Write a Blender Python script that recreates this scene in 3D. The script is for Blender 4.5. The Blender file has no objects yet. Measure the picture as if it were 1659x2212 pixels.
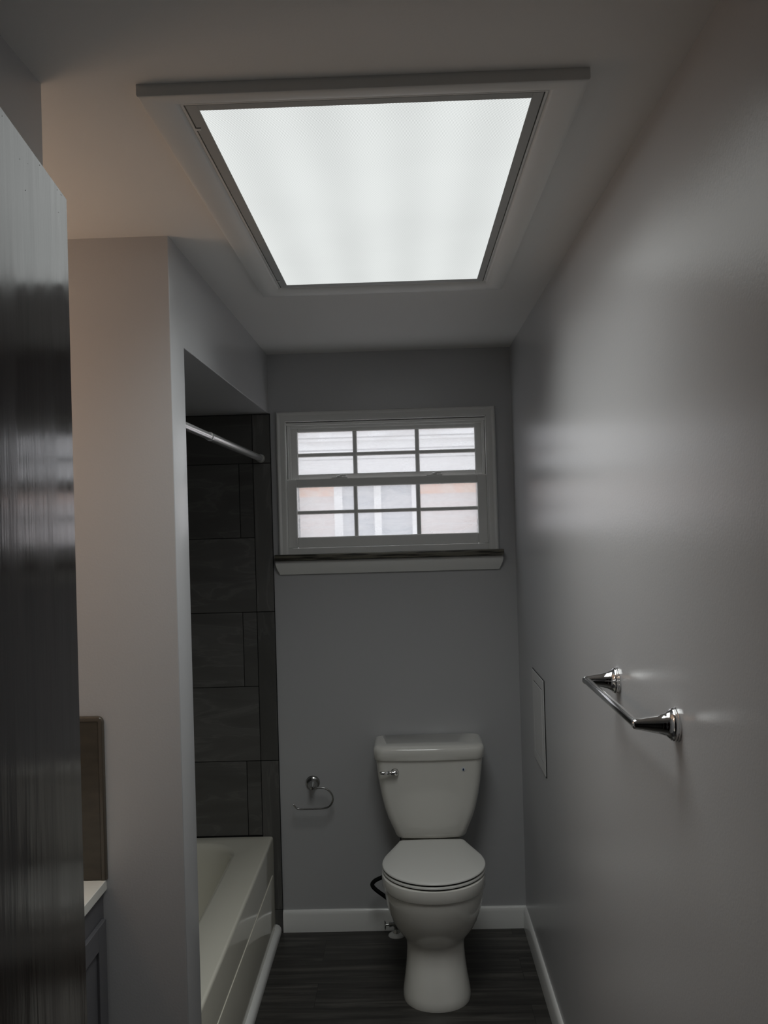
import bpy, bmesh, math, random
from mathutils import Vector, Matrix
random.seed(4)
SC = bpy.context.scene
COL = SC.collection
PI = math.pi

# ------------------------------------------------------------------ materials
def mat(name, color=(.5,.5,.5), rough=.5, metal=0.0, spec=.5, ior=1.5, coat=0.0, coat_rough=.05,
        bump=None, rough_noise=None, tint=None, emis=None):
    """bump=(scale, strength, stretch) rough_noise=(scale, amount, stretch) tint=(color2, scale, stretch, lo, hi)"""
    m = bpy.data.materials.new(name); m.use_nodes = True
    nt = m.node_tree; N = nt.nodes; L = nt.links
    b = N['Principled BSDF']
    b.inputs['Base Color'].default_value = (*color, 1)
    b.inputs['Roughness'].default_value = rough
    b.inputs['Metallic'].default_value = metal
    b.inputs['Specular IOR Level'].default_value = spec
    b.inputs['IOR'].default_value = ior
    b.inputs['Coat Weight'].default_value = coat
    b.inputs['Coat Roughness'].default_value = coat_rough
    def noise(scale, stretch, detail=4):
        tc = N.new('ShaderNodeTexCoord'); mp = N.new('ShaderNodeMapping')
        mp.inputs['Scale'].default_value = stretch
        n = N.new('ShaderNodeTexNoise'); n.inputs['Scale'].default_value = scale
        n.inputs['Detail'].default_value = detail
        L.new(tc.outputs['Object'], mp.inputs['Vector']); L.new(mp.outputs[0], n.inputs['Vector'])
        return n.outputs['Fac']
    if bump:
        bn = N.new('ShaderNodeBump'); bn.inputs['Strength'].default_value = bump[1]
        bn.inputs['Distance'].default_value = .001
        L.new(noise(bump[0], bump[2]), bn.inputs['Height']); L.new(bn.outputs[0], b.inputs['Normal'])
    if rough_noise:
        mr = N.new('ShaderNodeMapRange')
        mr.inputs['From Min'].default_value = .3; mr.inputs['From Max'].default_value = .7
        mr.inputs['To Min'].default_value = rough - rough_noise[1]
        mr.inputs['To Max'].default_value = rough + rough_noise[1]
        L.new(noise(rough_noise[0], rough_noise[2]), mr.inputs['Value']); L.new(mr.outputs[0], b.inputs['Roughness'])
    if tint:
        cr = N.new('ShaderNodeMix'); cr.data_type = 'RGBA'
        mr = N.new('ShaderNodeMapRange')
        mr.inputs['From Min'].default_value = tint[3]; mr.inputs['From Max'].default_value = tint[4]
        L.new(noise(tint[1], tint[2], 6), mr.inputs['Value'])
        L.new(mr.outputs[0], cr.inputs['Factor'])
        cr.inputs['A'].default_value = (*color, 1); cr.inputs['B'].default_value = (*tint[0], 1)
        L.new(cr.outputs['Result'], b.inputs['Base Color'])
    if emis:
        b.inputs['Emission Color'].default_value = (*emis[0], 1)
        b.inputs['Emission Strength'].default_value = emis[1]
    return m

M = {}
M['wall'] = mat('grey_semi_gloss_paint', (.55,.553,.565), .29, spec=.5, ior=1.72, bump=(190, .22, (1,1,1)))
M['wing'] = M['wall']
M['ceiling'] = mat('ceiling_paint', (.87,.86,.84), .6, bump=(160, .25, (1,1,1)))
M['trim'] = mat('white_trim_paint', (.90,.90,.88), .18, bump=(60, .08, (1,1,1)))
M['lighttrim'] = mat('moulding_paint', (.80,.80,.78), .40, bump=(60, .08, (1,1,1)))
M['vinyl'] = mat('white_vinyl', (.90,.90,.88), .35)
M['porcelain'] = mat('white_porcelain', (.83,.815,.765), .12, coat=.5)
M['seat'] = mat('seat_plastic', (.82,.815,.775), .28)
M['tub'] = mat('biscuit_enamel', (.80,.775,.67), .10, coat=.4)
M['chrome'] = mat('chrome', (.78,.78,.78), .06, metal=1)
M['bar'] = mat('satin_chrome', (.86,.86,.86), .16, metal=1)
M['dark_chrome'] = mat('brushed_nickel', (.45,.45,.44), .18, metal=1)
M['alu'] = mat('fixture_frame_enamel', (.47,.48,.47), .45)
M['rodwhite'] = mat('glossy_rod_enamel', (.78,.78,.78), .15, metal=.6)
M['rubber'] = mat('black_hose_rubber', (.006,.006,.006), .6, spec=.2)
M['grey_line'] = mat('dark_gasket', (.10,.10,.10), .8)
M['black'] = mat('gap_shade_black', (.01,.01,.01), .8)  # near-black colour that stands in for shade in narrow gaps
M['plastic'] = mat('white_plastic', (.6,.6,.58), .4)
M['counter'] = mat('cultured_marble', (.80,.80,.75), .15)
M['cabinet'] = mat('grey_cabinet_paint', (.12,.12,.13), .4)
M['splash'] = mat('taupe_glazed_tile', (.062,.053,.038), .14, tint=((.085,.07,.052), 14, (1,1,3), .35, .75))
M['splash_edge'] = mat('taupe_bullnose', (.095,.08,.062), .10)
M['panel'] = mat('panel_paint', (.66,.66,.66), .35)
M['door'] = mat('dark_stained_wood', (.017,.006,.0042), .13, spec=.5, ior=1.70, coat=0, coat_rough=.12,
                rough_noise=(5, .05, (1,5,.6)), bump=(13, .30, (1,4,.4)),
                tint=((.034,.014,.011), 7, (1,10,.6), .35, .75))
M['dust'] = mat('paint_chip', (.05,.045,.04), .8)
M['marble'] = mat('brown_marble', (.17,.16,.125), .35, tint=((.03,.028,.022), 16, (.5,3,9), .47, .60))
M['badge_white'] = mat('badge_white', (.75,.78,.8), .3)
M['badge_blue'] = mat('badge_blue', (.01,.03,.10), .3)
M['siding'] = mat('white_siding', (.93,.91,.92), .6)
M['soffit'] = mat('white_soffit', (.97,.97,.97), .6)
M['seam'] = mat('grey_seam', (.45,.45,.46), .8)
M['roof'] = mat('pale_shingle', (.72,.71,.72), .9, tint=((.85,.84,.85), 3, (1,1,1), .4, .6))
M['outground'] = mat('outside_ground', (.70,.70,.68), .9)
M['outpane'] = mat('neighbor_pane', (.55,.57,.61), .5)
M['mirror'] = mat('mirror_glass', (.85,.86,.86), .02, metal=1)
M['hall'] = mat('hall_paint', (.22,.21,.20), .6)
M['globe'] = mat('warm_globe', (.9,.85,.75), .3, emis=((1.0,.66,.43), 9.5))

def nodes(m):
    m.use_nodes = True
    for n in list(m.node_tree.nodes): m.node_tree.nodes.remove(n)
    return m.node_tree.nodes, m.node_tree.links
def math_(N, L, op, a, b=None, c=None):
    n = N.new('ShaderNodeMath'); n.operation = op
    for i, v in enumerate((a, b, c)):
        if v is None: continue
        if isinstance(v, (int, float)): n.inputs[i].default_value = v
        else: L.new(v, n.inputs[i])
    return n.outputs[0]

# prismatic diffuser lit by the three tubes behind it
def lens_mat():
    m = bpy.data.materials.new('prismatic_diffuser'); N, L = nodes(m)
    tc = N.new('ShaderNodeTexCoord'); sp = N.new('ShaderNodeSeparateXYZ')
    L.new(tc.outputs['Object'], sp.inputs[0]); x, y = sp.outputs[0], sp.outputs[1]
    k = 2*PI/.0058
    u = math_(N, L, 'MULTIPLY', x, k); w = math_(N, L, 'MULTIPLY', y, k)
    dots = math_(N, L, 'MULTIPLY', math_(N, L, 'SINE', u), math_(N, L, 'SINE', w))
    tube = math_(N, L, 'COSINE', math_(N, L, 'MULTIPLY', x, 2*PI/.15))
    edge = math_(N, L, 'ABSOLUTE', y)
    a = math_(N, L, 'MULTIPLY_ADD', dots, .24, LENS)
    b = math_(N, L, 'MULTIPLY_ADD', tube, .028, a)
    nz = N.new('ShaderNodeTexNoise'); nz.inputs['Scale'].default_value = 2.2
    L.new(tc.outputs['Object'], nz.inputs['Vector'])
    c = math_(N, L, 'MULTIPLY_ADD', nz.outputs['Fac'], .12, b)
    e = N.new('ShaderNodeEmission'); e.inputs[0].default_value = (.965,1.0,.985,1)
    L.new(c, e.inputs[1])
    o = N.new('ShaderNodeOutputMaterial'); L.new(e.outputs[0], o.inputs[0])
    return m
LENS = .71
M['lens'] = lens_mat()

# window glass behind a cloudy privacy film
def glass_mat():
    m = bpy.data.materials.new('filmed_window_glass'); N, L = nodes(m)
    tc = N.new('ShaderNodeTexCoord'); mp = N.new('ShaderNodeMapping'); mp.inputs['Scale'].default_value = (1, 1, 3.5)
    L.new(tc.outputs['Object'], mp.inputs[0])
    n = N.new('ShaderNodeTexNoise'); n.inputs['Scale'].default_value = 5; n.inputs['Detail'].default_value = 6
    n.inputs['Distortion'].default_value = 1.2
    L.new(mp.outputs[0], n.inputs['Vector'])
    mr = N.new('ShaderNodeMapRange'); mr.inputs['From Min'].default_value = .35; mr.inputs['From Max'].default_value = .7
    mr.inputs['To Min'].default_value = .25; mr.inputs['To Max'].default_value = .5
    L.new(n.outputs['Fac'], mr.inputs[0])
    t = N.new('ShaderNodeBsdfTransparent'); t.inputs[0].default_value = (.97,.97,.98,1)
    tr = N.new('ShaderNodeBsdfTranslucent'); tr.inputs[0].default_value = (.93,.93,.94,1)
    g = N.new('ShaderNodeBsdfGlossy'); g.inputs['Roughness'].default_value = .05
    m1 = N.new('ShaderNodeMixShader'); L.new(mr.outputs[0], m1.inputs[0]); L.new(t.outputs[0], m1.inputs[1]); L.new(tr.outputs[0], m1.inputs[2])
    m2 = N.new('ShaderNodeMixShader'); m2.inputs[0].default_value = .04
    L.new(m1.outputs[0], m2.inputs[1]); L.new(g.outputs[0], m2.inputs[2])
    o = N.new('ShaderNodeOutputMaterial'); L.new(m2.outputs[0], o.inputs[0])
    return m
M['glass'] = glass_mat()

def tile_mat(name, stretch):
    m = bpy.data.materials.new(name); m.use_nodes = True
    N = m.node_tree.nodes; L = m.node_tree.links; b = N['Principled BSDF']
    b.inputs['Roughness'].default_value = .42
    ge = N.new('ShaderNodeNewGeometry'); tc = N.new('ShaderNodeTexCoord')
    mp = N.new('ShaderNodeMapping'); mp.inputs['Scale'].default_value = stretch
    off = N.new('ShaderNodeVectorMath'); off.operation = 'SCALE'; off.inputs[0].default_value = (17, 9, 31)
    L.new(ge.outputs['Random Per Island'], off.inputs['Scale'])
    ad = N.new('ShaderNodeVectorMath'); ad.operation = 'ADD'
    L.new(tc.outputs['Object'], mp.inputs[0]); L.new(mp.outputs[0], ad.inputs[0]); L.new(off.outputs[0], ad.inputs[1])
    n = N.new('ShaderNodeTexNoise'); n.inputs['Scale'].default_value = 2.2; n.inputs['Detail'].default_value = 8
    n.inputs['Distortion'].default_value = .8
    L.new(ad.outputs[0], n.inputs['Vector'])
    r = N.new('ShaderNodeValToRGB'); e = r.color_ramp.elements
    e[0].position = .38; e[0].color = (.10,.098,.092,1); e[1].position = .80; e[1].color = (.150,.147,.140,1)
    x = e.new(.52); x.color = (.115,.113,.107,1)
    x = e.new(.555); x.color = (.150,.147,.140,1)
    x = e.new(.58); x.color = (.12,.118,.112,1)
    L.new(n.outputs['Fac'], r.inputs[0])
    v = math_(N, L, 'MULTIPLY_ADD', ge.outputs['Random Per Island'], .5, .75)
    mx = N.new('ShaderNodeVectorMath'); mx.operation = 'SCALE'
    L.new(r.outputs[0], mx.inputs[0]); L.new(v, mx.inputs['Scale'])
    L.new(mx.outputs[0], b.inputs['Base Color'])
    bp = N.new('ShaderNodeBump'); bp.inputs['Strength'].default_value = .3; bp.inputs['Distance'].default_value = .001
    L.new(n.outputs['Fac'], bp.inputs['Height']); L.new(bp.outputs[0], b.inputs['Normal'])
    return m
M['tile_h'] = tile_mat('slate_look_tile_across', (1.0, 1.0, 5.0))
M['tile_v'] = tile_mat('slate_look_tile_upright', (5.0, 5.0, .9))
M['grout'] = mat('black_grout', (.008,.008,.008), .9)

def floor_mat():
    m = bpy.data.materials.new('grey_vinyl_plank'); m.use_nodes = True
    N = m.node_tree.nodes; L = m.node_tree.links; b = N['Principled BSDF']
    tc = N.new('ShaderNodeTexCoord'); mp = N.new('ShaderNodeMapping')
    mp.inputs['Location'].default_value = (.37, -(3.474 % .178) + .178, 0)
    L.new(tc.outputs['Object'], mp.inputs[0])
    br = N.new('ShaderNodeTexBrick'); L.new(mp.outputs[0], br.inputs['Vector'])
    br.inputs['Scale'].default_value = 1; br.inputs['Brick Width'].default_value = 1.22
    br.inputs['Row Height'].default_value = .178; br.inputs['Mortar Size'].default_value = .0009
    br.inputs['Mortar Smooth'].default_value = .2; br.offset = .37
    br.inputs['Color1'].default_value = (0,0,0,1); br.inputs['Color2'].default_value = (1,1,1,1)
    br.inputs['Mortar'].default_value = (.5,.5,.5,1)
    m2 = N.new('ShaderNodeMapping'); m2.inputs['Scale'].default_value = (1.3, 17, 1)
    L.new(tc.outputs['Object'], m2.inputs[0])
    ad = N.new('ShaderNodeVectorMath'); ad.operation = 'MULTIPLY_ADD'
    L.new(br.outputs['Color'], ad.inputs[0]); ad.inputs[1].default_value = (7, 3, 5); L.new(m2.outputs[0], ad.inputs[2])
    n = N.new('ShaderNodeTexNoise'); n.inputs['Scale'].default_value = 1.6; n.inputs['Detail'].default_value = 7
    n.inputs['Roughness'].default_value = .6; n.inputs['Distortion'].default_value = .5
    L.new(ad.outputs[0], n.inputs['Vector'])
    r = N.new('ShaderNodeValToRGB'); e = r.color_ramp.elements
    e[0].position = .3; e[0].color = (.016,.0145,.013,1); e[1].position = .72; e[1].color = (.105,.098,.088,1)
    x = e.new(.5); x.color = (.042,.039,.035,1)
    L.new(n.outputs['Fac'], r.inputs[0])
    mx = N.new('ShaderNodeMix'); mx.data_type = 'RGBA'; mx.inputs['B'].default_value = (.006,.006,.006,1)
    L.new(br.outputs['Fac'], mx.inputs['Factor']); L.new(r.outputs[0], mx.inputs['A'])
    L.new(mx.outputs['Result'], b.inputs['Base Color'])
    b.inputs['Roughness'].default_value = .45
    bp = N.new('ShaderNodeBump'); bp.inputs['Strength'].default_value = .25; bp.inputs['Distance'].default_value = .001
    L.new(n.outputs['Fac'], bp.inputs['Height']); L.new(bp.outputs[0], b.inputs['Normal'])
    return m
M['floor'] = floor_mat()

def brick_mat():
    m = bpy.data.materials.new('pale_orange_brick'); m.use_nodes = True
    N = m.node_tree.nodes; L = m.node_tree.links; b = N['Principled BSDF']
    tc = N.new('ShaderNodeTexCoord'); mp = N.new('ShaderNodeMapping'); mp.inputs['Rotation'].default_value = (PI/2, 0, 0)
    L.new(tc.outputs['Object'], mp.inputs[0])
    br = N.new('ShaderNodeTexBrick'); L.new(mp.outputs[0], br.inputs['Vector'])
    br.inputs['Scale'].default_value = 1; br.inputs['Brick Width'].default_value = .2; br.inputs['Row Height'].default_value = .067
    br.inputs['Mortar Size'].default_value = .006
    br.inputs['Color1'].default_value = (.70,.60,.575,1); br.inputs['Color2'].default_value = (.72,.635,.61,1)
    br.inputs['Mortar'].default_value = (.72,.67,.66,1)
    L.new(br.outputs['Color'], b.inputs['Base Color']); b.inputs['Roughness'].default_value = .8
    return m
M['brick'] = brick_mat()
M['brick_orange'] = mat('orange_brick_course', (.86,.46,.30), .8, tint=((.84,.58,.45), 8, (1,1,1), .4, .6))

# ------------------------------------------------------------------ mesh builder
class MB:
    def __init__(s): s.bm = bmesh.new(); s.mi = 0
    def _mark(s, faces):
        for f in faces: f.material_index = s.mi
    def box(s, x0, x1, y0, y1, z0, z1, bev=0, seg=2):
        r = bmesh.ops.create_cube(s.bm, size=1)
        vs = r['verts']
        for v in vs:
            v.co = Vector((x0 + (v.co.x+.5)*(x1-x0), y0 + (v.co.y+.5)*(y1-y0), z0 + (v.co.z+.5)*(z1-z0)))
        es = list({e for v in vs for e in v.link_edges})
        fs = list({f for v in vs for f in v.link_faces}); s._mark(fs)
        if bev > 0:
            q = bmesh.ops.bevel(s.bm, geom=es, offset=bev, segments=seg, profile=.5, affect='EDGES', clamp_overlap=True)
            s._mark(q['faces'])
        return s
    def loft(s, rings, cap0=True, cap1=True, closed=True):
        V = [[s.bm.verts.new(p) for p in r] for r in rings]
        n = len(rings[0]); fs = []
        for a, b in zip(V, V[1:]):
            for i in range(n if closed else n-1):
                j = (i+1) % n
                fs.append(s.bm.faces.new((a[i], a[j], b[j], b[i])))
        if cap0: fs.append(s.bm.faces.new(V[0][::-1]))
        if cap1: fs.append(s.bm.faces.new(V[-1]))
        s._mark(fs); return V
    def tube(s, path, r, n=14, cap=True):
        P = [Vector(p) for p in path]; rs = r if isinstance(r, (list, tuple)) else [r]*len(P)
        rings = []; up = None
        for i, p in enumerate(P):
            t = (P[min(i+1, len(P)-1)] - P[max(i-1, 0)]).normalized()
            if up is None:
                up = Vector((0,0,1)) if abs(t.z) < .9 else Vector((1,0,0))
            a = (up - t*up.dot(t)).normalized(); b = t.cross(a); up = a
            rings.append([p + rs[i]*(a*math.cos(2*PI*k/n) + b*math.sin(2*PI*k/n)) for k in range(n)])
        s.loft(rings, cap, cap); return s
    def lathe(s, prof, org, axis, n=32):
        """prof: list of (distance along axis, radius)"""
        t = Vector(axis).normalized(); up = Vector((0,0,1)) if abs(t.z) < .9 else Vector((1,0,0))
        a = (up - t*up.dot(t)).normalized(); b = t.cross(a); o = Vector(org)
        rings = [[o + t*d + max(r, 1e-5)*(a*math.cos(2*PI*k/n) + b*math.sin(2*PI*k/n)) for k in range(n)] for d, r in prof]
        s.loft(rings); return s
    def prism(s, poly, ax, a, b):
        """extrude 2D polygon (in the two other axes order) along ax from a to b"""
        def P(u, w, t):
            return {'x': (t,u,w), 'y': (u,t,w), 'z': (u,w,t)}[ax]
        s.loft([[P(u,w,a) for u,w in poly], [P(u,w,b) for u,w in poly]]); return s
    def build(s, name, mats, parent=None, smooth=True, origin=None, ang=35):
        bmesh.ops.recalc_face_normals(s.bm, faces=s.bm.faces)
        me = bpy.data.meshes.new(name); s.bm.to_mesh(me); s.bm.free()
        for m in (mats if isinstance(mats, (list, tuple)) else [mats]):
            me.materials.append(M[m] if isinstance(m, str) else m)
        if smooth:
            for p in me.polygons: p.use_smooth = True
            me.set_sharp_from_angle(angle=math.radians(ang))
        o = bpy.data.objects.new(name, me); COL.objects.link(o)
        w = Vector(origin) if origin is not None else Vector((0,0,0))
        if parent is not None:
            # meshes are written in room coordinates; shift into the parent's frame
            acc = Vector((0,0,0)); q = parent
            while q is not None: acc += q.location; q = q.parent
            me.transform(Matrix.Translation(-acc)); o.parent = parent
        elif origin is not None:
            me.transform(Matrix.Translation(-w)); o.location = w
        return o
def tag(o, label=None, cat=None, group=None, kind=None):
    if label: o['label'] = label
    if cat: o['category'] = cat
    if group: o['group'] = group
    if kind: o['kind'] = kind
    return o
def thing(name, loc, label, cat, kind=None):
    o = bpy.data.objects.new(name, None); COL.objects.link(o); o.location = loc; o.empty_display_size = .1
    return tag(o, label, cat, kind=kind)
def struct(name, mb, mats, label, cat='wall', smooth=False):
    o = mb.build(name, mats, smooth=smooth)
    return tag(o, label, cat, kind='structure')
def smoothpath(pts, n=6):
    P = [Vector(p) for p in pts]; P = [P[0]*2-P[1]] + P + [P[-1]*2-P[-2]]; out = []
    for i in range(1, len(P)-2):
        for k in range(n):
            t = k/n; a, b, c, d = P[i-1], P[i], P[i+1], P[i+2]
            out.append(.5*((2*b) + (c-a)*t + (2*a-5*b+4*c-d)*t*t + (3*b-a-3*c+d)*t**3))
    out.append(P[-2]); return out

# ------------------------------------------------------------------ room constants (metres)
XL, XR, YB, CH = -.564, .465, 3.92, 2.44
YW, YO, HZ = 2.2736, 2.4145, 2.1885
XF = -1.365

# ------------------------------------------------------------------ setting
struct('floor', MB().box(-1.5, 1.3, -1.6, YB+.18, -.08, 0), 'floor', 'dark grey wood-look vinyl plank floor', 'floor')
struct('ceiling', MB().box(-1.5, 1.3, -1.6, YB+.18, CH, CH+.1), 'ceiling', 'off-white painted ceiling around the light panel', 'ceiling')
struct('wall_right', MB().box(XR, XR+.12, 0.0, YB+.18, 0, CH), 'wall', 'glossy grey wall with the towel bar')
b = MB()
WX0, WX1, WZ0, WZ1 = -.497, .357, 1.588, 2.156
b.box(XF-.13, WX0, YB, YB+.18, 0, CH).box(WX1, XR, YB, YB+.18, 0, CH)
b.box(WX0, WX1, YB, YB+.18, 0, WZ0).box(WX0, WX1, YB, YB+.18, WZ1, CH)
struct('wall_back', b, 'wall', 'grey far wall with the window above the toilet')
struct('wall_left', MB().box(XF-.13, XF, .12, YB+.18, 0, CH), 'wall', 'grey wall along the tub and vanity')
struct('wall_near_left', MB().box(XF, -.565, .12, 1.475, 0, CH), 'wall', 'grey wall end above the open door, beside the vanity nook')
b = MB(); b.prism([(YW,0),(YO,0),(YO,HZ),(YB,HZ),(YB,CH),(YW,CH)], 'x', XF, XL)
bmesh.ops.recalc_face_normals(b.bm, faces=b.bm.faces)
es = [e for e in b.bm.edges if all(abs(v.co.x-XL) < 1e-6 for v in e.verts) and all(v.co.z < CH-.001 or e.verts[0].co.z != e.verts[1].co.z for v in e.verts) and not all(v.co.y > YB-.001 for v in e.verts)]
bmesh.ops.bevel(b.bm, geom=es, offset=.0028, segments=3, profile=.5, affect='EDGES')
struct('wall_wing', b, 'wall', 'grey wing wall and dropped header framing the bathtub opening', smooth=True)
b = MB(); b.box(-1.5, -.235, 0, .12, 0, CH).box(-.235, XR+.12, 0, .12, 2.05, CH).box(.458, XR, 0, .12, 0, 2.05)
struct('wall_front', b, 'wall', 'grey wall around the doorway')
b = MB(); b.box(-1.5, -1.4, -1.6, 0, 0, CH).box(1.2, 1.3, -1.6, 0, 0, CH).box(-1.4, 1.2, -1.6, -1.5, 0, CH).box(XR+.12, 1.2, -.1, 0, 0, CH)
struct('wall_hall', b, 'hall', 'dim hallway walls outside the doorway')

# baseboards
def board_profile(h, t):
    return [(0,0),(t,0),(t,h-.018),(t-.003,h-.009),(t-.007,h-.002),(t-.010,h),(0,h)]
b = MB(); pr = board_profile(.0905, .013)
b.prism([(YB-u, w) for u, w in pr], 'x', -.5575, XR-.0005)
struct('baseboard_back', b, 'trim', 'white baseboard along the far wall behind the toilet', 'baseboard', True)
b = MB(); b.prism([(XR-u, w) for u, w in pr], 'y', .12, YB-.0132)
struct('baseboard_right', b, 'trim', 'white baseboard along the right wall', 'baseboard', True)
b = MB(); b.prism([(-.589,0),(-.5655,0),(-.5650,.012),(-.5675,.022),(-.574,.031),(-.582,.035),(-.589,.036)], 'y', YO+.002, YB-.013)
struct('trim_1', b, 'trim', 'white rounded trim along the foot of the bathtub', 'trim', True)

# alcove tile
b = MB(); g = .0014
XT, J1, J2 = -.5595, -.634, -.694
ZS = [HZ-.002, 1.979, 1.665, 1.3505, 1.0365, .723, .409, .095, 0]
b.mi = 2; b.box(XF, XT+.0005, YB-.0065, YB, 0, HZ).box(XT, XT+.0022, YB-.0085, YB, 0, HZ)
def tl(x0, x1, z0, z1, mi):
    b.mi = mi; b.box(x0+g, x1-g, YB-.010, YB-.004, z0+g, z1-g, .0008, 1)
for z1, z0 in ((ZS[0],ZS[1]),(ZS[1],ZS[3]),(ZS[3],ZS[5]),(ZS[5],ZS[7]),(ZS[7],0)): tl(J1, XT+g, z0, z1, 1)
for i in range(6):
    z1, z0 = ZS[i], ZS[i+1]
    if i % 2 == 1: tl(J2, J1, z0, z1, 1 if False else 0); x = J2
    else: x = J1
    while x > XF+.01:
        x2 = max(x-.61, XF); tl(x2, x, z0, z1, 0); x = x2
struct('wall_tile_back', b, ['tile_h','tile_v','grout'], 'dark slate-look tile on the far end of the tub alcove', 'wall tile')
b = MB(); b.mi = 1; b.box(XF, XF+.0065, YO, YB-.011, .40, HZ)
b.mi = 0
for i in range(6):
    z1, z0 = ZS[i], ZS[i+1]; y = YB-.011 - (.3 if i % 2 else 0); ys = [YB-.011] + ([y] if i % 2 else [])
    while ys[-1] > YO+.01: ys.append(max(ys[-1]-.61, YO))
    for a_, c_ in zip(ys, ys[1:]): b.box(XF+.004, XF+.010, c_+g, a_-g, z0+g, z1-g, .0008, 1)
struct('wall_tile_left', b, ['tile_h','grout'], 'dark slate-look tile along the tub', 'wall tile')

# ------------------------------------------------------------------ window
win = thing('window_1', (-.07, YB, WZ0), 'white double-hung grid window above the toilet', 'window', 'structure')
def ring_loft(mb, x0, x1, z0, z1, prof, sides='LTR'):
    """picture-frame moulding on the plane y=const; prof: (inset from outer edge, depth y)"""
    def rect(d, y): return [(x0+d, y, z0+(d if 'B' in sides else 0)), (x0+d, y, z1-d), (x1-d, y, z1-d), (x1-d, y, z0+(d if 'B' in sides else 0))]
    rings = [rect(d, y) for d, y in prof]
    V = [[mb.bm.verts.new(p) for p in r] for r in rings]
    for a, c in zip(V, V[1:] + ([V[0]] if True else [])):
        for i in range(4 if 'B' in sides else 3):
            j = (i+1) % 4
            mb.bm.faces.new((a[i], a[j], c[j], c[i]))
b = MB()
cp = [(0,YB+.002),(0,YB-.007),(.001,YB-.013),(.0035,YB-.0175),(.0075,YB-.0195),(.0115,YB-.0180),(.0145,YB-.0150),(.017,YB-.0125),(.030,YB-.0105),(.036,YB-.009),(.038,YB-.007),(.038,YB+.002)]
ring_loft(b, -.533, .395, WZ0-.001, 2.193, cp)
b.build('casing', 'trim', win)
def frame(mb, x0, x1, y0, y1, z0, z1, l, r, bt, tp, bev=.0015):
    mb.box(x0, x0+l, y0, y1, z0, z1, bev, 1).box(x1-r, x1, y0, y1, z0, z1, bev, 1)
    if tp: mb.box(x0+l, x1-r, y0, y1, z1-tp, z1, bev, 1)
    if bt: mb.box(x0+l, x1-r, y0, y1, z0, z0+bt, bev, 1)
# jamb liner and head
b = MB()
frame(b, WX0, WX1, YB+.034, YB+.15, WZ0, WZ1, .020, .018, .025, .031)
b.box(WX0, WX0+.0045, YB-.004, YB+.04, WZ0, WZ1, .001, 1).box(WX1-.0045, WX1, YB-.004, YB+.04, WZ0, WZ1, .001, 1)
b.box(WX0+.007, WX0+.012, YB+.024, YB+.036, 1.90, WZ1-.01).box(WX1-.012, WX1-.007, YB+.024, YB+.036, 1.90, WZ1-.01)
b.box(WX0, WX1, YB-.004, YB+.04, WZ1-.005, WZ1, .001, 1)
b.box(WX0, WX1, YB+.018, YB+.036, WZ1-.020, WZ1-.008, .001, 1)
b.box(WX0, WX1, YB+.0, YB+.034, WZ0, WZ0+.026, .001, 1)
b.build('window_frame', 'vinyl', win)
# upper sash (behind)
up = MB(); Y0 = YB+.045
frame(up, -.485, .347, Y0, Y0+.028, 1.900, 2.135, .037, .037, .028, .026, .003)
up = up.build('upper_sash', 'vinyl', win)
b = MB(); b.box(-.212, -.194, Y0+.004, Y0+.020, 1.925, 2.112, .003, 1).box(.055, .073, Y0+.004, Y0+.020, 1.925, 2.112, .003, 1)
b.box(-.45, .312, Y0+.005, Y0+.019, 2.003, 2.019, .003, 1)
b.build('muntin_grid', 'vinyl', up)
MB().box(-.452, .313, Y0+.011, Y0+.0135, 1.920, 2.118).build('glass_pane', 'glass', up)
# lower sash (in front)
lo = MB(); Y1 = YB+.006
frame(lo, -.4935, .3535, Y1, Y1+.030, 1.615, 1.907, .041, .041, .045, .036, .003)
lo = lo.build('lower_sash', 'vinyl', win)
b = MB(); b.box(-.212, -.1955, Y1+.006, Y1+.022, 1.655, 1.875, .003, 1).box(.053, .071, Y1+.006, Y1+.022, 1.655, 1.875, .003, 1)
b.box(-.455, .315, Y1+.007, Y1+.021, 1.757, 1.772, .003, 1)
b.build('muntin_grid', 'vinyl', lo)
MB().box(-.460, .321, Y1+.013, Y1+.0155, 1.652, 1.880).build('glass_pane', 'glass', lo)
for cx in (-.270, .134):
    l = MB(); z = 1.907
    l.box(cx-.034, cx+.034, Y1+.004, Y1+.026, z, z+.005, .0015)
    l.lathe([(0,.013),(.004,.013),(.008,.011),(.010,.006),(.0105,.0)], (cx, Y1+.016, z+.003), (0,0,1), 20)
    l = l.build('sash_lock', 'vinyl', lo)
    MB().tube(smoothpath([(cx-.004, Y1+.014, z+.009), (cx+.012, Y1+.006, z+.0115), (cx+.028, Y1+.004, z+.010)], 4), [.004]*5+[.0035]*4, 10).build('lock_lever', 'vinyl', l)
# outer storm stop seen through the lower glass
b = MB(); frame(b, -.475, .337, YB+.085, YB+.105, 1.625, 1.90, .0225, .0215, .022, 0, .001)
sf = b.build('storm_frame', 'soffit', win)
b = MB(); b.box(-.4530, -.4508, YB+.080, YB+.086, 1.645, 1.90).box(.3130, .3152, YB+.080, YB+.086, 1.645, 1.90); b.build('gasket', 'grey_line', sf, smooth=False)
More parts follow.
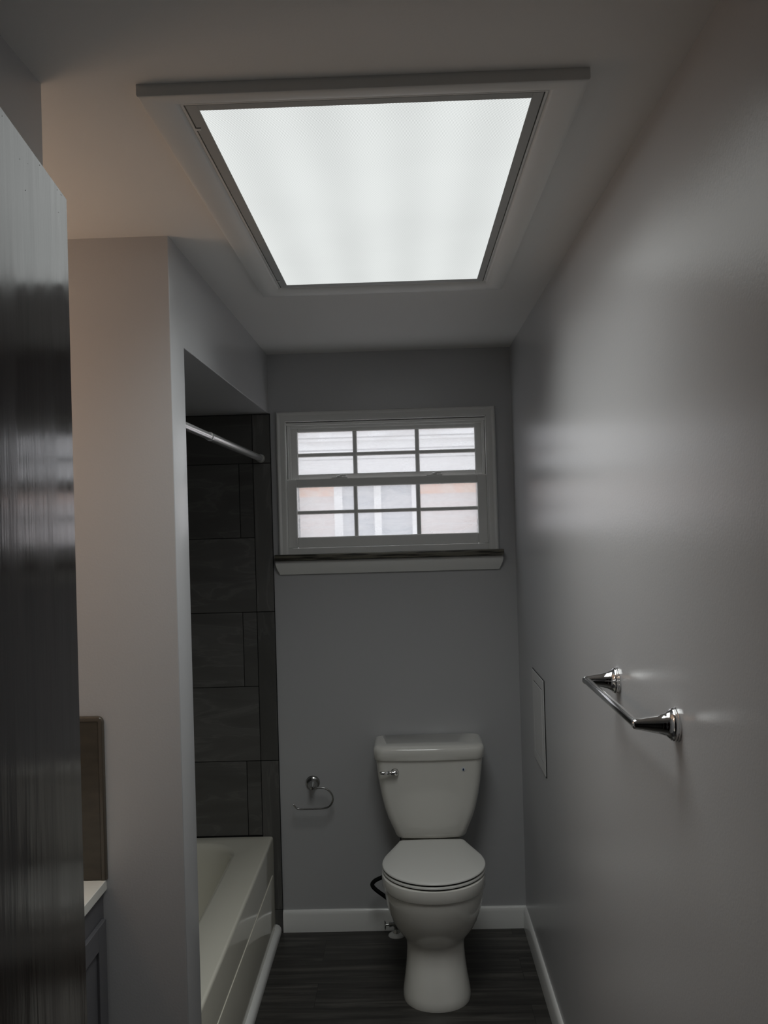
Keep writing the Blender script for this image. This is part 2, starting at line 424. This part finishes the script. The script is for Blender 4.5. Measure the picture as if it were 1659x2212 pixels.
# stone stool and moulded apron
b = MB(); b.box(-.549, .412, YB-.050, YB+.01, 1.5655, 1.5895, .003, 2)
b.build('window_sill', 'marble', win)
b = MB()
ap = [(.002,1.5645),(.020,1.5645),(.0265,1.562),(.029,1.556),(.0285,1.548),(.025,1.535),(.019,1.521),(.014,1.513),(.0125,1.508),(.010,1.505),(.002,1.505)]
rings = []
pm = .029
for d, z in ap:
    k = (pm-d)*.9
    rings.append([(-.547+k, YB-d, z), (.410-k, YB-d, z)])
V = [[b.bm.verts.new(p) for p in r] for r in rings]
for a, c in zip(V, V[1:]): b.bm.faces.new((a[0], a[1], c[1], c[0]))
b.bm.faces.new([v[0] for v in V]); b.bm.faces.new([v[1] for v in V][::-1]); b.bm.faces.new((V[0][0], V[0][1], V[-1][1], V[-1][0]))
b.build('apron', 'trim', win)

# ------------------------------------------------------------------ outside
tag(MB().box(-14, 14, YB+.2, 30, -1.3, -1.2).build('ground', 'outground', smooth=False), 'pale ground outside the window', 'ground', kind='structure')
HY = 8.0
hs = thing('neighbor_house', (0, HY, -1.2), 'pale brick house with white eaves seen through the window', 'house')
NX0, NX1, NZ = -.60, .14, 2.165
b = MB(); b.box(-6, NX0, HY, HY+.25, -1.2, 2.30).box(NX1, 6, HY, HY+.25, -1.2, 2.30).box(NX0, NX1, HY, HY+.25, -1.2, .6).box(NX0, NX1, HY, HY+.25, NZ, 2.30)
b.build('brick_wall', 'brick', hs, smooth=False)
b = MB(); b.box(-6, NX0, HY-.006, HY, 1.945, 2.06).box(NX1, 6, HY-.006, HY, 1.945, 2.06); b.build('soldier_course', 'brick_orange', hs, smooth=False)
b = MB(); b.box(-6.2, 6.2, HY-.45, HY+.25, 2.30, 2.34).box(-6.2, 6.2, HY-.47, HY-.44, 2.28, 2.43).box(-6.2, 6.2, HY-.55, HY-.47, 2.37, 2.45, .01)
b.box(-6.2, 6.2, HY-.03, HY, 2.06, 2.30)
b.build('eave', 'soffit', hs)
b = MB(); b.box(-6.2, 6.2, HY-.556, HY-.549, 2.395, 2.402).box(-6.2, 6.2, HY-.475, HY-.469, 2.300, 2.309).box(-6.2, 6.2, HY-.036, HY-.029, 2.255, 2.262).box(-6.2, 6.2, HY-.556, HY-.549, 2.448, 2.456)
b.build('gutter_seams', 'seam', hs, smooth=False)
b = MB(); b.prism([(HY-.52, 2.455), (HY+3.2, 4.3), (HY+3.2, 4.2), (HY-.4, 2.40)], 'x', -6.3, 6.3); b.build('roof', 'roof', hs, smooth=False)
w = MB(); w.box(NX0, NX0+.07, HY-.02, HY+.1, .6, NZ).box(NX1-.07, NX1, HY-.02, HY+.1, .6, NZ).box(NX0, NX1, HY-.02, HY+.1, NZ-.06, NZ).box(-.255, -.195, HY-.01, HY+.1, .6, NZ).box(NX0, NX1, HY-.03, HY+.1, .56, .62)
w = w.build('window', 'soffit', hs)
MB().box(NX0+.03, NX1-.03, HY+.05, HY+.06, .6, NZ-.02).build('pane', 'outpane', w)

# ------------------------------------------------------------------ ceiling light
LX0, LX1, LY0, LY1 = -.330, .2365, 1.5735, 2.7535
cl = thing('ceiling_light', ((LX0+LX1)/2, (LY0+LY1)/2, CH), 'large lit rectangular ceiling light panel in a white moulded frame', 'ceiling light')
def hring(mb, x0, x1, y0, y1, prof):
    V = [[mb.bm.verts.new(p) for p in ((x0+d,y0+d,z),(x1-d,y0+d,z),(x1-d,y1-d,z),(x0+d,y1-d,z))] for d, z in prof]
    for a, c in zip(V, V[1:]+[V[0]]):
        for i in range(4):
            j = (i+1) % 4; mb.bm.faces.new((a[i], a[j], c[j], c[i]))
b = MB()
pf = [(0,0),(0,.0165),(.0012,.0192),(.004,.0206),(.009,.0210),(.015,.0209),(.021,.0203),(.027,.0193),(.033,.0179),(.039,.0161),(.045,.0138),(.050,.0115),(.054,.0092),(.0570,.0070),(.058,.0055),(.058,0)]
hring(b, -.4155, .3195, 1.490, 2.846, [(d, CH-h) for d, h in pf])
b.build('moulding', 'lighttrim', cl)
b = MB(); b.box(-.3575, .2615, 1.548, 2.788, CH-.0015, CH-.0003); b.build('lens_gap_shade', 'black', cl, smooth=False)  # black slab that paints in the shade of the gap around the frame
b = MB()
hring(b, -.3575, .2615, 1.548, 2.788, [(0,CH),(0,CH-.0085),(.0042,CH-.0085),(.0042,CH)])
b.build('flange', 'lighttrim', cl, smooth=False)
b = MB()
def plate(x0,x1,y0,y1): b.box(x0,x1,y0,y1,CH-.0090,CH-.0016,.0006,1)
plate(-.3508, LX0, 1.5525, 2.7835); plate(LX1, .2550, 1.5525, 2.7835); plate(LX0, LX1, 1.5525, LY0); plate(LX0, LX1, LY1, 2.7835)
lf = b.build('lens_frame', 'alu', cl)
for yy in (1.648, 2.703):
    MB().box(-.3535, -.3435, yy-.004, yy+.004, CH-.0100, CH-.008, .001, 1).build('latch', 'lighttrim', lf)
    MB().box(-.3500, -.3425, yy-.0075, yy-.0050, CH-.0093, CH-.0088).build('latch_slot_shade', 'black', lf)
b = MB(); b.box(LX0-.004, LX1+.004, LY0-.004, LY1+.004, CH-.0082, CH-.0055); b.build('lens', 'lens', cl, smooth=False)

# unseen area light added under the lens, aimed down to brighten the far end
la = bpy.data.lights.new('lens_fill', 'AREA'); la.shape = 'RECTANGLE'; la.size = LX1-LX0-.02; la.size_y = LY1-LY0-.02
la.energy = 5.7; la.spread = math.radians(130); la.color = (.97,1.0,.985)
lo_ = bpy.data.objects.new('lens_fill', la); COL.objects.link(lo_); lo_.parent = cl; lo_.location = (0, 0, -.0088)

# ------------------------------------------------------------------ shower rod
rd = thing('shower_rod', (-.602, (YO+YB)/2, 1.999), 'shiny white shower curtain rod across the top of the tub alcove', 'shower rod')
RX, RZ = -.600, 1.999
ys = 2.875
MB().tube([(RX, YO+.004, RZ), (RX, ys+.03, RZ)], .0118, 24).build('inner_tube', 'rodwhite', rd)
MB().lathe([(0,.0118),(.0005,.0138),(.004,.0145),(.012,.0142),(YB-.022-ys,.0142)], (RX, ys, RZ), (0,1,0), 24).build('outer_tube', 'rodwhite', rd)
for y, s in ((YO, 1), (YB-.010, -1)):
    MB().lathe([(0,.0185),(.010,.0185),(.013,.0175),(.022,.0160),(.0225,.0140)], (RX, y, RZ), (0,s,0), 28).build('end_cap', 'plastic', rd)

# ------------------------------------------------------------------ bathtub
tb = thing('bathtub', (-.975, (YO+YB)/2, 0), 'off-white alcove bathtub with a ledge along its front, under the dark tile', 'bathtub')
TX0, TX1, TY0, TY1, TZ = -1.352, -.5895, YO+.002, YB-.0115, .4075
def rrect(x0, x1, y0, y1, r, z, n=10):
    out = []
    for cx, cy, a0 in ((x1-r,y1-r,0),(x0+r,y1-r,PI/2),(x0+r,y0+r,PI),(x1-r,y0+r,3*PI/2)):
        for k in range(n+1):
            a = a0 + k*PI/2/n; out.append((cx+r*math.cos(a), cy+r*math.sin(a), z))
    return out
b = MB(); R = []
R.append(rrect(TX0, TX1, TY0, TY1, .006, 0))
R.append(rrect(TX0, TX1, TY0, TY1, .006, TZ-.012))
R.append(rrect(TX0+.0015, TX1-.0015, TY0+.0015, TY1-.0015, .007, TZ-.005))
R.append(rrect(TX0+.005, TX1-.005, TY0+.005, TY1-.005, .009, TZ-.001))
R.append(rrect(TX0+.010, TX1-.010, TY0+.010, TY1-.010, .012, TZ))
bx0, bx1, by0, by1 = -1.285, -.712, YO+.13, 3.838
for d, z, r in ((0,TZ,.15),(.006,TZ-.002,.15),(.013,TZ-.008,.148),(.020,TZ-.022,.145),(.030,TZ-.07,.14),(.045,TZ-.15,.13),(.062,TZ-.25,.12),(.080,TZ-.30,.11),(.12,TZ-.325,.09),(.20,TZ-.33,.06)):
    R.append(rrect(bx0+d, bx1-d, by0+d*1.3, by1-d*1.15, r, z))
b.loft(R, True, True)
sh = b.build('tub_shell', 'tub', tb, ang=50)
b = MB()
b.prism([(-.600,.010),(-.5862,.010),(-.5862,.2590),(-.5870,.2615),(-.600,.2630)], 'y', TY0+.02, 3.853)
b.build('apron_panel', 'tub', tb)

# ------------------------------------------------------------------ toilet
XC = .070
to = thing('toilet', (XC, 3.6, 0), 'white two-piece toilet with closed lid under the window', 'toilet')
def egg(hw, yf, ym, yb, z, hb=None, n=40, e=2.15, eb=3.2):
    """front half ellipse about y=ym to yf; back half super-ellipse to yb"""
    out = []
    for k in range(n):
        a = 2*PI*k/n; c, s = math.cos(a), math.sin(a)
        if s < 0:
            x = hw*math.copysign(abs(c)**(2/e), c); y = ym - (ym-yf)*abs(s)**(2/e)
        else:
            x = hw*math.copysign(abs(c)**(2/eb), c); y = ym + (yb-ym)*abs(s)**(2/eb)
            if hb: x *= 1 + (hb/hw-1)*min(1, ((y-ym)/(yb-ym)))**1.2
        out.append((XC+x, y, z))
    return out
b = MB()
rows = [(0,.1215,3.252,3.385,3.72,.10),(.012,.1225,3.250,3.385,3.72,.10),(.030,.121,3.255,3.387,3.72,.10),(.08,.1125,3.272,3.39,3.71,.095),
        (.13,.1065,3.293,3.40,3.70,.09),(.165,.1045,3.310,3.41,3.70,.09),(.185,.1055,3.316,3.415,3.70,.09),(.198,.1095,3.312,3.42,3.70,.09),(.215,.1225,3.298,3.42,3.70,.095),
        (.240,.1405,3.275,3.42,3.70,.10),(.270,.1565,3.253,3.42,3.70,.105),(.305,.1690,3.237,3.42,3.70,.11),(.345,.1775,3.226,3.42,3.71,.115),(.378,.1820,3.2205,3.42,3.72,.12),(.3865,.1805,3.2220,3.42,3.72,.12),
        (.3895,.1875,3.2145,3.42,3.725,.125),(.393,.1895,3.2125,3.42,3.725,.125),(.425,.190,3.2115,3.42,3.725,.125),(.4325,.1885,3.213,3.42,3.722,.124),(.4355,.184,3.218,3.42,3.72,.12)]
b.loft([egg(h, f, m_, k, z, hb) for z, h, f, m_, k, hb in rows])
# deck under the tank
b.loft([rrect(XC-w, XC+w, 3.63, 3.895, .03, z) for z, w in ((.30,.085),(.36,.105),(.420,.12),(.4290,.118))])
b.build('bowl', 'porcelain', to, ang=40)
def slab(name, z0, z1, s, m_, dome=0):
    def outline(off, z):
        pts = []
        hw, yf, ym = .1895-off, 3.2135+off, 3.425
        n = 34
        for k in range(n+1):
            a = PI + PI*k/n
            pts.append((XC+.002+hw*math.cos(a), ym+(ym-yf)*math.sin(a)*(1 if True else 0), z))
        for (x, y) in ((.1875,3.455),(.182,3.487),(.172,3.520),(.150,3.585),(.134,3.634),(.1290,3.652),(.124,3.660),(.115,3.664),(.04,3.667)):
            pts.append((XC+.002+x-off*(1 if x>.12 else .5), y-off, z))
        left = [(2*(XC+.002)-x, y, z) for x, y, z in reversed(pts[n+1:])]
        return pts + left
    b = MB()
    rr = [outline(.004, z0), outline(.0, z0+.002), outline(0, z1-.004), outline(.0012, z1-.0015), outline(.004, z1)]
    if dome:
        for k_, dz in ((.93,.0007),(.6,.0017),(.2,.002)):
            rr.append([(XC+.002+(p[0]-XC-.002)*k_, 3.45+(p[1]-3.45)*k_, z1+dz) for p in rr[4]])
    b.loft(rr); return b.build(name, m_, to, ang=60)
slab('seat', .4398, .4500, 0, 'seat')
slab('seat_lid', .4548, .4625, 0, 'seat', 1)
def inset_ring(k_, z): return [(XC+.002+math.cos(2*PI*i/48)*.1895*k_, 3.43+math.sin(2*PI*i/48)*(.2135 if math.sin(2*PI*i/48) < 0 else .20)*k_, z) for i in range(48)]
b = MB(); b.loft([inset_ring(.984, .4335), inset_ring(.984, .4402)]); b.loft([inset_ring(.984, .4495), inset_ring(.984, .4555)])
b.build('seat_gap_shade', 'black', to)  # black rings painted in as the shade lines under seat and lid
for s in (-1, 1):
    MB().box(XC+.002+s*.078-.014, XC+.002+s*.078+.014, 3.668, 3.688, .425, .4480, .004, 2).build('hinge', 'seat', to)
for s in (-1, 1):
    MB().lathe([(0,.014),(.012,.013),(.018,.009),(.020,0)], (XC+s*.098, 3.52, .002), (0,0,1), 20).build('bolt_cap', 'plastic', to)
# tank
def tankring(hw, yf, yb, z, bow=.008, r=.035, n=9, m=12):
    x0, x1 = XC+.002-hw, XC+.002+hw; pts = []
    # front edge left->right, bowed
    for k in range(m+1):
        t = -1 + 2*k/m; x = XC+.002 + t*(hw-r)
        pts.append((x, yf + bow*t*t*.8, z))
    for k in range(1, n+1):
        a = -PI/2 + k*PI/2/n; pts.append((x1-r+r*math.cos(a), yf+bow*.8+r+r*math.sin(a), z))
    for k in range(n+1):
        a = k*PI/2/n; q = .015; pts.append((x1-q+q*math.cos(a), yb-q+q*math.sin(a), z))
    for k in range(n+1):
        a = PI/2 + k*PI/2/n; q = .015; pts.append((x0+q+q*math.cos(a), yb-q+q*math.sin(a), z))
    for k in range(n):
        a = PI + k*PI/2/n; pts.append((x0+r+r*math.cos(a), yf+bow*.8+r+r*math.sin(a), z))
    return pts
b = MB()
prof = [(.4425,.118,3.745),(.4435,.132,3.731),(.4480,.1385,3.7215),(.457,.1435,3.717),(.475,.149,3.715),(.50,.1605,3.7125),(.53,.1725,3.710),(.57,.1845,3.7075),(.62,.1955,3.705),(.67,.2035,3.703),(.72,.2095,3.701),(.768,.2140,3.699)]
b.loft([tankring(h, f, 3.905, z, .010) for z, h, f in prof])
tk = b.build('tank', 'porcelain', to, ang=50)
b = MB()
prof = [(.7625,.214,3.697),(.7630,.2185,3.6915),(.766,.2205,3.6890),(.795,.2222,3.6870),(.8045,.2215,3.6885),(.8110,.219,3.6925),(.8150,.214,3.699),(.8175,.206,3.709),(.8185,.19,3.725)]
b.loft([tankring(h, f, 3.912, z, .012, .042) for z, h, f in prof])
b.build('tank_lid', 'porcelain', to, ang=60)
# flush lever
b = MB(); lx, lz, ly = -.066, .7185, 3.7035
b.lathe([(0,.0155),(.003,.0155),(.006,.013),(.013,.0125),(.018,.010),(.021,.005),(.022,0)], (lx, ly, lz), (0,-1,0), 24)
b.tube(smoothpath([(lx-.002, ly-.015, lz), (lx-.018, ly-.016, lz+.001), (lx-.024, ly-.0165, lz+.001), (lx-.030, ly-.017, lz), (lx-.045, ly-.018, lz+.001), (lx-.060, ly-.018, lz+.003)], 4),
       [.010,.0095,.009,.0085,.0075,.0082,.009,.0095,.0092,.0085,.0072,.0066,.0062,.0064,.0068,.007,.007,.0068,.0064,.0058,.004], 14)
b.build('flush_lever', 'chrome', to)
b = MB(); b.mi = 0; b.lathe([(0,.0085),(.0026,.0083),(.0027,0)], (.2065, 3.7068, .724), (0,-1,0), 28)
b.mi = 1
pts = []
for k in range(24):
    a = 2*PI*k/24; r = .0036
    x = r*math.cos(a)*(1 if math.sin(a) < 0 else (1-math.sin(a))**.6); z = r*math.sin(a)*(1 if math.sin(a) < 0 else 1.9)
    pts.append((.2065+x, .7232+z))
b.prism([(x, z-.0016) for x, z in pts], 'y', 3.7045, 3.7036)
b.build('badge', ['badge_white','badge_blue'], to)['label'] = 'small round badge with a dark blue drop'

# ------------------------------------------------------------------ shutoff valve and hose
VX, VY = -.081, 3.862
vv = thing('shutoff_valve', (VX, VY, 0), 'small floor shutoff valve with black supply hose behind the toilet bowl', 'valve')
MB().lathe([(.0005,.034),(.003,.0335),(.008,.029),(.012,.021),(.0125,.010)], (VX, VY, 0), (0,0,1), 30).build('escutcheon', 'plastic', vv)
b = MB(); b.lathe([(.010,.015),(.013,.0145),(.022,.010),(.030,.0085),(.036,.0085),(.037,.012),(.060,.012),(.062,.0085),(.068,.0085),(.0685,.0115),(.082,.0115),(.084,.008)], (VX, VY, 0), (0,0,1), 6*4)
b.tube([(VX, VY, .048), (VX-.020, VY-.004, .048), (VX-.021, VY-.004, .048), (VX-.030, VY-.006, .048), (VX-.031, VY-.006, .048), (VX-.044, VY-.008, .048)], [.0085,.0085,.0105,.0105,.005,.004], 14)
b.build('valve_body', 'dark_chrome', vv)
b = MB(); b.lathe([(0,.004),(.0005,.0165),(.003,.018),(.0055,.0165),(.006,.004)], (VX-.0495, VY-.010, .048), (1,.15,0), 26)
b.build('valve_handle', 'dark_chrome', vv)
hp = smoothpath([(VX, VY, .082), (VX+.006, VY-.01, .115), (-.092, 3.825, .150), (-.120, 3.80, .185), (-.160, 3.80, .216), (-.1735, 3.80, .236), (-.160, 3.80, .253), (-.128, 3.80, .268), (-.085, 3.80, .295), (-.050, 3.80, .36), (-.045, 3.81, .4425)], 6)
MB().tube(hp, .0083, 14).build('supply_hose', 'rubber', vv)

# ------------------------------------------------------------------ toilet paper holder
HX, HZ2 = -.4175, .624
tp = thing('toilet_paper_holder', (HX, YB, HZ2), 'empty chrome open-arm toilet paper holder on the far wall', 'toilet paper holder')
MB().lathe([(0,.0302),(.003,.0300),(.006,.0275),(.010,.0265),(.013,.0225),(.020,.0165),(.032,.0125),(.050,.0105),(.062,.0095),(.068,.0065),(.069,0)], (HX, YB, HZ2), (0.04,-1,-.09), 36).build('mount', 'dark_chrome', tp)
ya = 3.858
pa = smoothpath([(HX+.004, ya+.004, .6185), (-.400, ya, .6188), (-.383, ya, .6190), (-.362, ya, .6160), (-.343, ya, .6035), (-.3305, ya, .582), (-.332, ya, .559), (-.346, ya, .5405), (-.368, ya, .5335), (-.40, ya, .5325), (-.44, ya, .5325), (-.470, ya, .5325), (-.481, ya, .5355), (-.489, ya, .544), (-.4945, ya, .5535)], 5)
MB().tube(pa, [.0040]*8+[.0038]*(len(pa)-12)+[.0035,.003,.0022,.0012], 14).build('arm', 'dark_chrome', tp)

# ------------------------------------------------------------------ towel bar
BY0, BY1, BZ, BX = 1.632, 2.078, 1.3510, .3945
bt = thing('towel_bar', (XR, (BY0+BY1)/2, BZ), 'short chrome towel bar on the right wall', 'towel bar')
pr_ = [(0,.0300),(.0035,.0300),(.0045,.0290),(.0075,.0290),(.0085,.0280),(.011,.0272),(.0125,.0250),(.0165,.0220),(.0205,.0195),(.0225,.0193),(.0245,.0180),(.035,.0160),(.05,.0130),(.062,.0107),(.067,.0100),(.0715,.0090)]
for y, s in ((BY0, -1), (BY1, 1)):
    b = MB(); b.lathe(pr_ + [(.0755,.0078),(.0780,.0050),(.0788,.0)], (XR, y, BZ), (-1,0,.03), 36)
    b.build('post', 'chrome', bt)
MB().tube([(BX, BY0-.0055, BZ+.0022), (BX, BY0-.0045, BZ+.0022), (BX, BY0-.001, BZ+.0022), (BX, BY1+.001, BZ+.0022), (BX, BY1+.0045, BZ+.0022), (BX, BY1+.0055, BZ+.0022)], [.004,.0065,.0080,.0080,.0065,.004], 24).build('bar', 'bar', bt)

# ------------------------------------------------------------------ access panel
ac = thing('access_panel', (XR, 3.345, .82), 'flat grey access panel low on the right wall', 'access panel')
b = MB(); frame(b, 0, 1, 0, 1, 0, 1, .1, .1, .1, .1) if False else None
b.bm.free(); b = MB()
def yz(y0,y1,z0,z1,t): b.box(XR-t, XR, y0, y1, z0, z1, .0008, 1)
yz(3.208,3.252,.824,1.153,.004); yz(3.457,3.488,.824,1.153,.004); yz(3.252,3.457,.824,.8575,.004); yz(3.252,3.457,1.1165,1.153,.004)
b.build('frame', 'panel', ac)
MB().box(XR-.0022, XR, 3.2015, 3.4900, .8205, 1.1550).build('panel_gap_shade', 'black', ac, smooth=False)  # black plate standing in for the shadow gaps round frame and door
MB().box(XR-.0045, XR, 3.2580, 3.4510, .8615, 1.1125, .0006, 1).build('panel_door', 'panel', ac)

# ------------------------------------------------------------------ vanity nook
va = thing('vanity', (-1.06, 1.875, 0), 'grey bathroom vanity with white top, between dark door and wing wall', 'vanity')
b = MB(); b.box(XF+.002, -.766, 1.478, 2.2716, .08, .833).box(XF+.002, -.82, 1.478, 2.2716, 0, .08)
b.build('cabinet', 'cabinet', va, smooth=False)
MB().box(XF+.002, -.7565, 1.476, 2.2728, .834, .859, .0012, 1).build('countertop', 'counter', va)
def shaker(y0, y1):
    d = MB(); st = .055; x0, x1 = -.7655, -.7565+.002
    d.box(x0, x1, y0, y0+st, .12, .77, .001, 1).box(x0, x1, y1-st, y1, .12, .77, .001, 1).box(x0, x1, y0+st, y1-st, .12, .12+st, .001, 1).box(x0, x1, y0+st, y1-st, .77-st, .77, .001, 1)
    d.box(x0, x1-.007, y0+st, y1-st, .12+st, .77-st)
    return d.build('cabinet_door', 'cabinet', va)
for y0, y1 in ((1.50, 1.872), (1.876, 2.255)):
    d = shaker(y0, y1); yk = y1-.028 if y0 < 1.6 else y0+.028
    MB().lathe([(0,.005),(.014,.005),(.016,.013),(.022,.014),(.026,.009),(.027,0)], (-.7545, yk, .66), (1,0,0), 20).build('knob', 'dark_chrome', d)
sp = thing('side_splash', (-.95, YW, .86), 'glossy taupe tile side splash with rounded corner on the wing wall', 'backsplash')
b = MB(); b.box(XF+.002, -.7662, YW-.0095, YW-.0005, .8605, 1.2478, .0006, 1); b.build('tile', 'splash', sp)
b = MB(); T = .0105
# bullnose strips: along the top and down the outer edge, mitred at the rounded corner
def arc(cx, cz, r, a0, a1, n=8): return [(cx+r*math.cos(a0+(a1-a0)*k/n), cz+r*math.sin(a0+(a1-a0)*k/n)) for k in range(n+1)]
x1, z1, w_ = -.7535, 1.2605, .0125
outer = [(x1, .8605)] + arc(x1-.016, z1-.016, .016, 0, PI/2) + [(XF+.002, z1)]
inner = [(x1-w_, .8605)] + [(x1-w_, z1-w_)]*9 + [(XF+.002, z1-w_)]
def off(k): return [(a[0]*(1-k)+c[0]*k, a[1]*(1-k)+c[1]*k) for a, c in zip(outer, inner)]
lay = [(0,-.0005),(0,-.004),(.08,-.0078),(.22,-.0100),(.40,-.0106),(.97,-.0106),(1,-.0098),(1,-.0005)]
V = [[b.bm.verts.new((x, YW+y, z)) for x, z in off(k)] for k, y in lay]
for a, c in zip(V, V[1:]):
    for i in range(len(a)-1):
        try: b.bm.faces.new((a[i], a[i+1], c[i+1], c[i]))
        except Exception: pass
bmesh.ops.remove_doubles(b.bm, verts=b.bm.verts, dist=1e-6)
b.build('bullnose_edge', 'splash_edge', sp, ang=60)
MB().box(XF+.001, XF+.012, 1.52, 2.23, 1.0, 1.78, .002, 1).build('mirror', 'mirror')
tag(bpy.data.objects['mirror'], 'frameless mirror on the wall over the vanity', 'mirror')
vl = thing('vanity_light', (XF, 1.90, 1.98), 'warm three-globe light over the vanity mirror', 'wall light')
MB().box(XF+.001, XF+.03, 1.66, 2.14, 1.92, 2.02, .006, 2).build('back_plate', 'chrome', vl)
for y in (1.74, 1.90, 2.06):
    MB().tube([(XF+.03, y, 1.97), (XF+.075, y, 1.97)], .012, 12).build('arm', 'chrome', vl)
    MB().lathe([(0,.0)]+[(.05-.05*math.cos(a*PI/12), .05*math.sin(a*PI/12)) for a in range(1,12)]+[(.10,0)], (XF+.11, y, 1.925), (0,0,1), 24).build('globe', 'globe', vl)

# ------------------------------------------------------------------ open door
DA = Vector((-.307, .858, 0)); DB = Vector((-.226, .153, 0))
dr = thing('door_1', (DB.x, DB.y, 0), 'dark brown wooden door standing open at the left', 'door', 'structure')
u = (DA-DB).normalized(); nrm = Vector((u.y, -u.x, 0)); nrm = nrm if nrm.x > 0 else -nrm
Lh = (DA-DB).length
b = MB()
def P(s, t, z): q = DB + u*s - nrm*t; return (q.x, q.y, z)
b.box(0, Lh, -.035, 0, .012, 2.03, .0008, 1)
for v in b.bm.verts: s_, t_, z_ = v.co; v.co = Vector(P(s_, -t_, z_))
leaf = b.build('door_leaf', 'door', dr)
b = MB()
for k in range(15):
    s_ = Lh - random.random()**1.4*.26; z_ = 2.03 - random.random()**2*.07 - .003; r = .00018+random.random()*.00022
    q = Vector(P(s_, -.0001, z_)); b.lathe([(0,r),(.00012,r),(.00013,0)], q, nrm, 8)
    if k % 3 == 0: b.lathe([(0,r*.7),(.00012,r*.7),(.00013,0)], q+Vector((0,0,-r*1.6)), nrm, 8)
b.build('paint_chips', 'dust', leaf)
q = Vector(P(Lh-.065, 0, .95))
MB().lathe([(-.001,.030),(.006,.029),(.010,.012),(.030,.011),(.036,.022),(.050,.028),(.062,.024),(.068,.010),(.069,0)], q, nrm, 28).build('knob', 'dark_chrome', leaf)
for z in (.25, 1.75):
    q = Vector(P(.004, -.003, z)); MB().tube([q-Vector((0,0,.045)), q+Vector((0,0,.045))], .006, 12).build('hinge', 'dark_chrome', dr)

# ------------------------------------------------------------------ world (overcast daylight)
wd = bpy.data.worlds.new('overcast'); SC.world = wd; wd.use_nodes = True
N = wd.node_tree.nodes; L = wd.node_tree.links
bg = N['Background']; bg.inputs[0].default_value = (.93,.96,1.0,1); bg.inputs[1].default_value = 1.5

# ------------------------------------------------------------------ camera
f, yaw, pitch, roll, hc = 2003.01, .0216, .0095, .0284, 1.7206
F = Vector((-math.sin(yaw), math.cos(yaw), 0)); R_ = Vector((math.cos(yaw), math.sin(yaw), 0)); U = Vector((0,0,1))
F, U = F*math.cos(pitch)+U*math.sin(pitch), U*math.cos(pitch)-F*math.sin(pitch)
R_, U = R_*math.cos(roll)-U*math.sin(roll), U*math.cos(roll)+R_*math.sin(roll)
cd = bpy.data.cameras.new('camera'); cam = bpy.data.objects.new('camera', cd); COL.objects.link(cam)
m = Matrix.Identity(4)
for i in range(3): m[i][0], m[i][1], m[i][2] = R_[i], U[i], -F[i]
m[2][3] = hc
cam.matrix_world = m
cd.sensor_fit = 'HORIZONTAL'; cd.sensor_width = 36; cd.lens = 36*f/1659; cd.clip_start = .02
SC.camera = cam
vs = SC.view_settings; vs.view_transform = 'Standard'; vs.look = 'None'; vs.gamma = 1; vs.use_curve_mapping = False
vs.exposure = 0
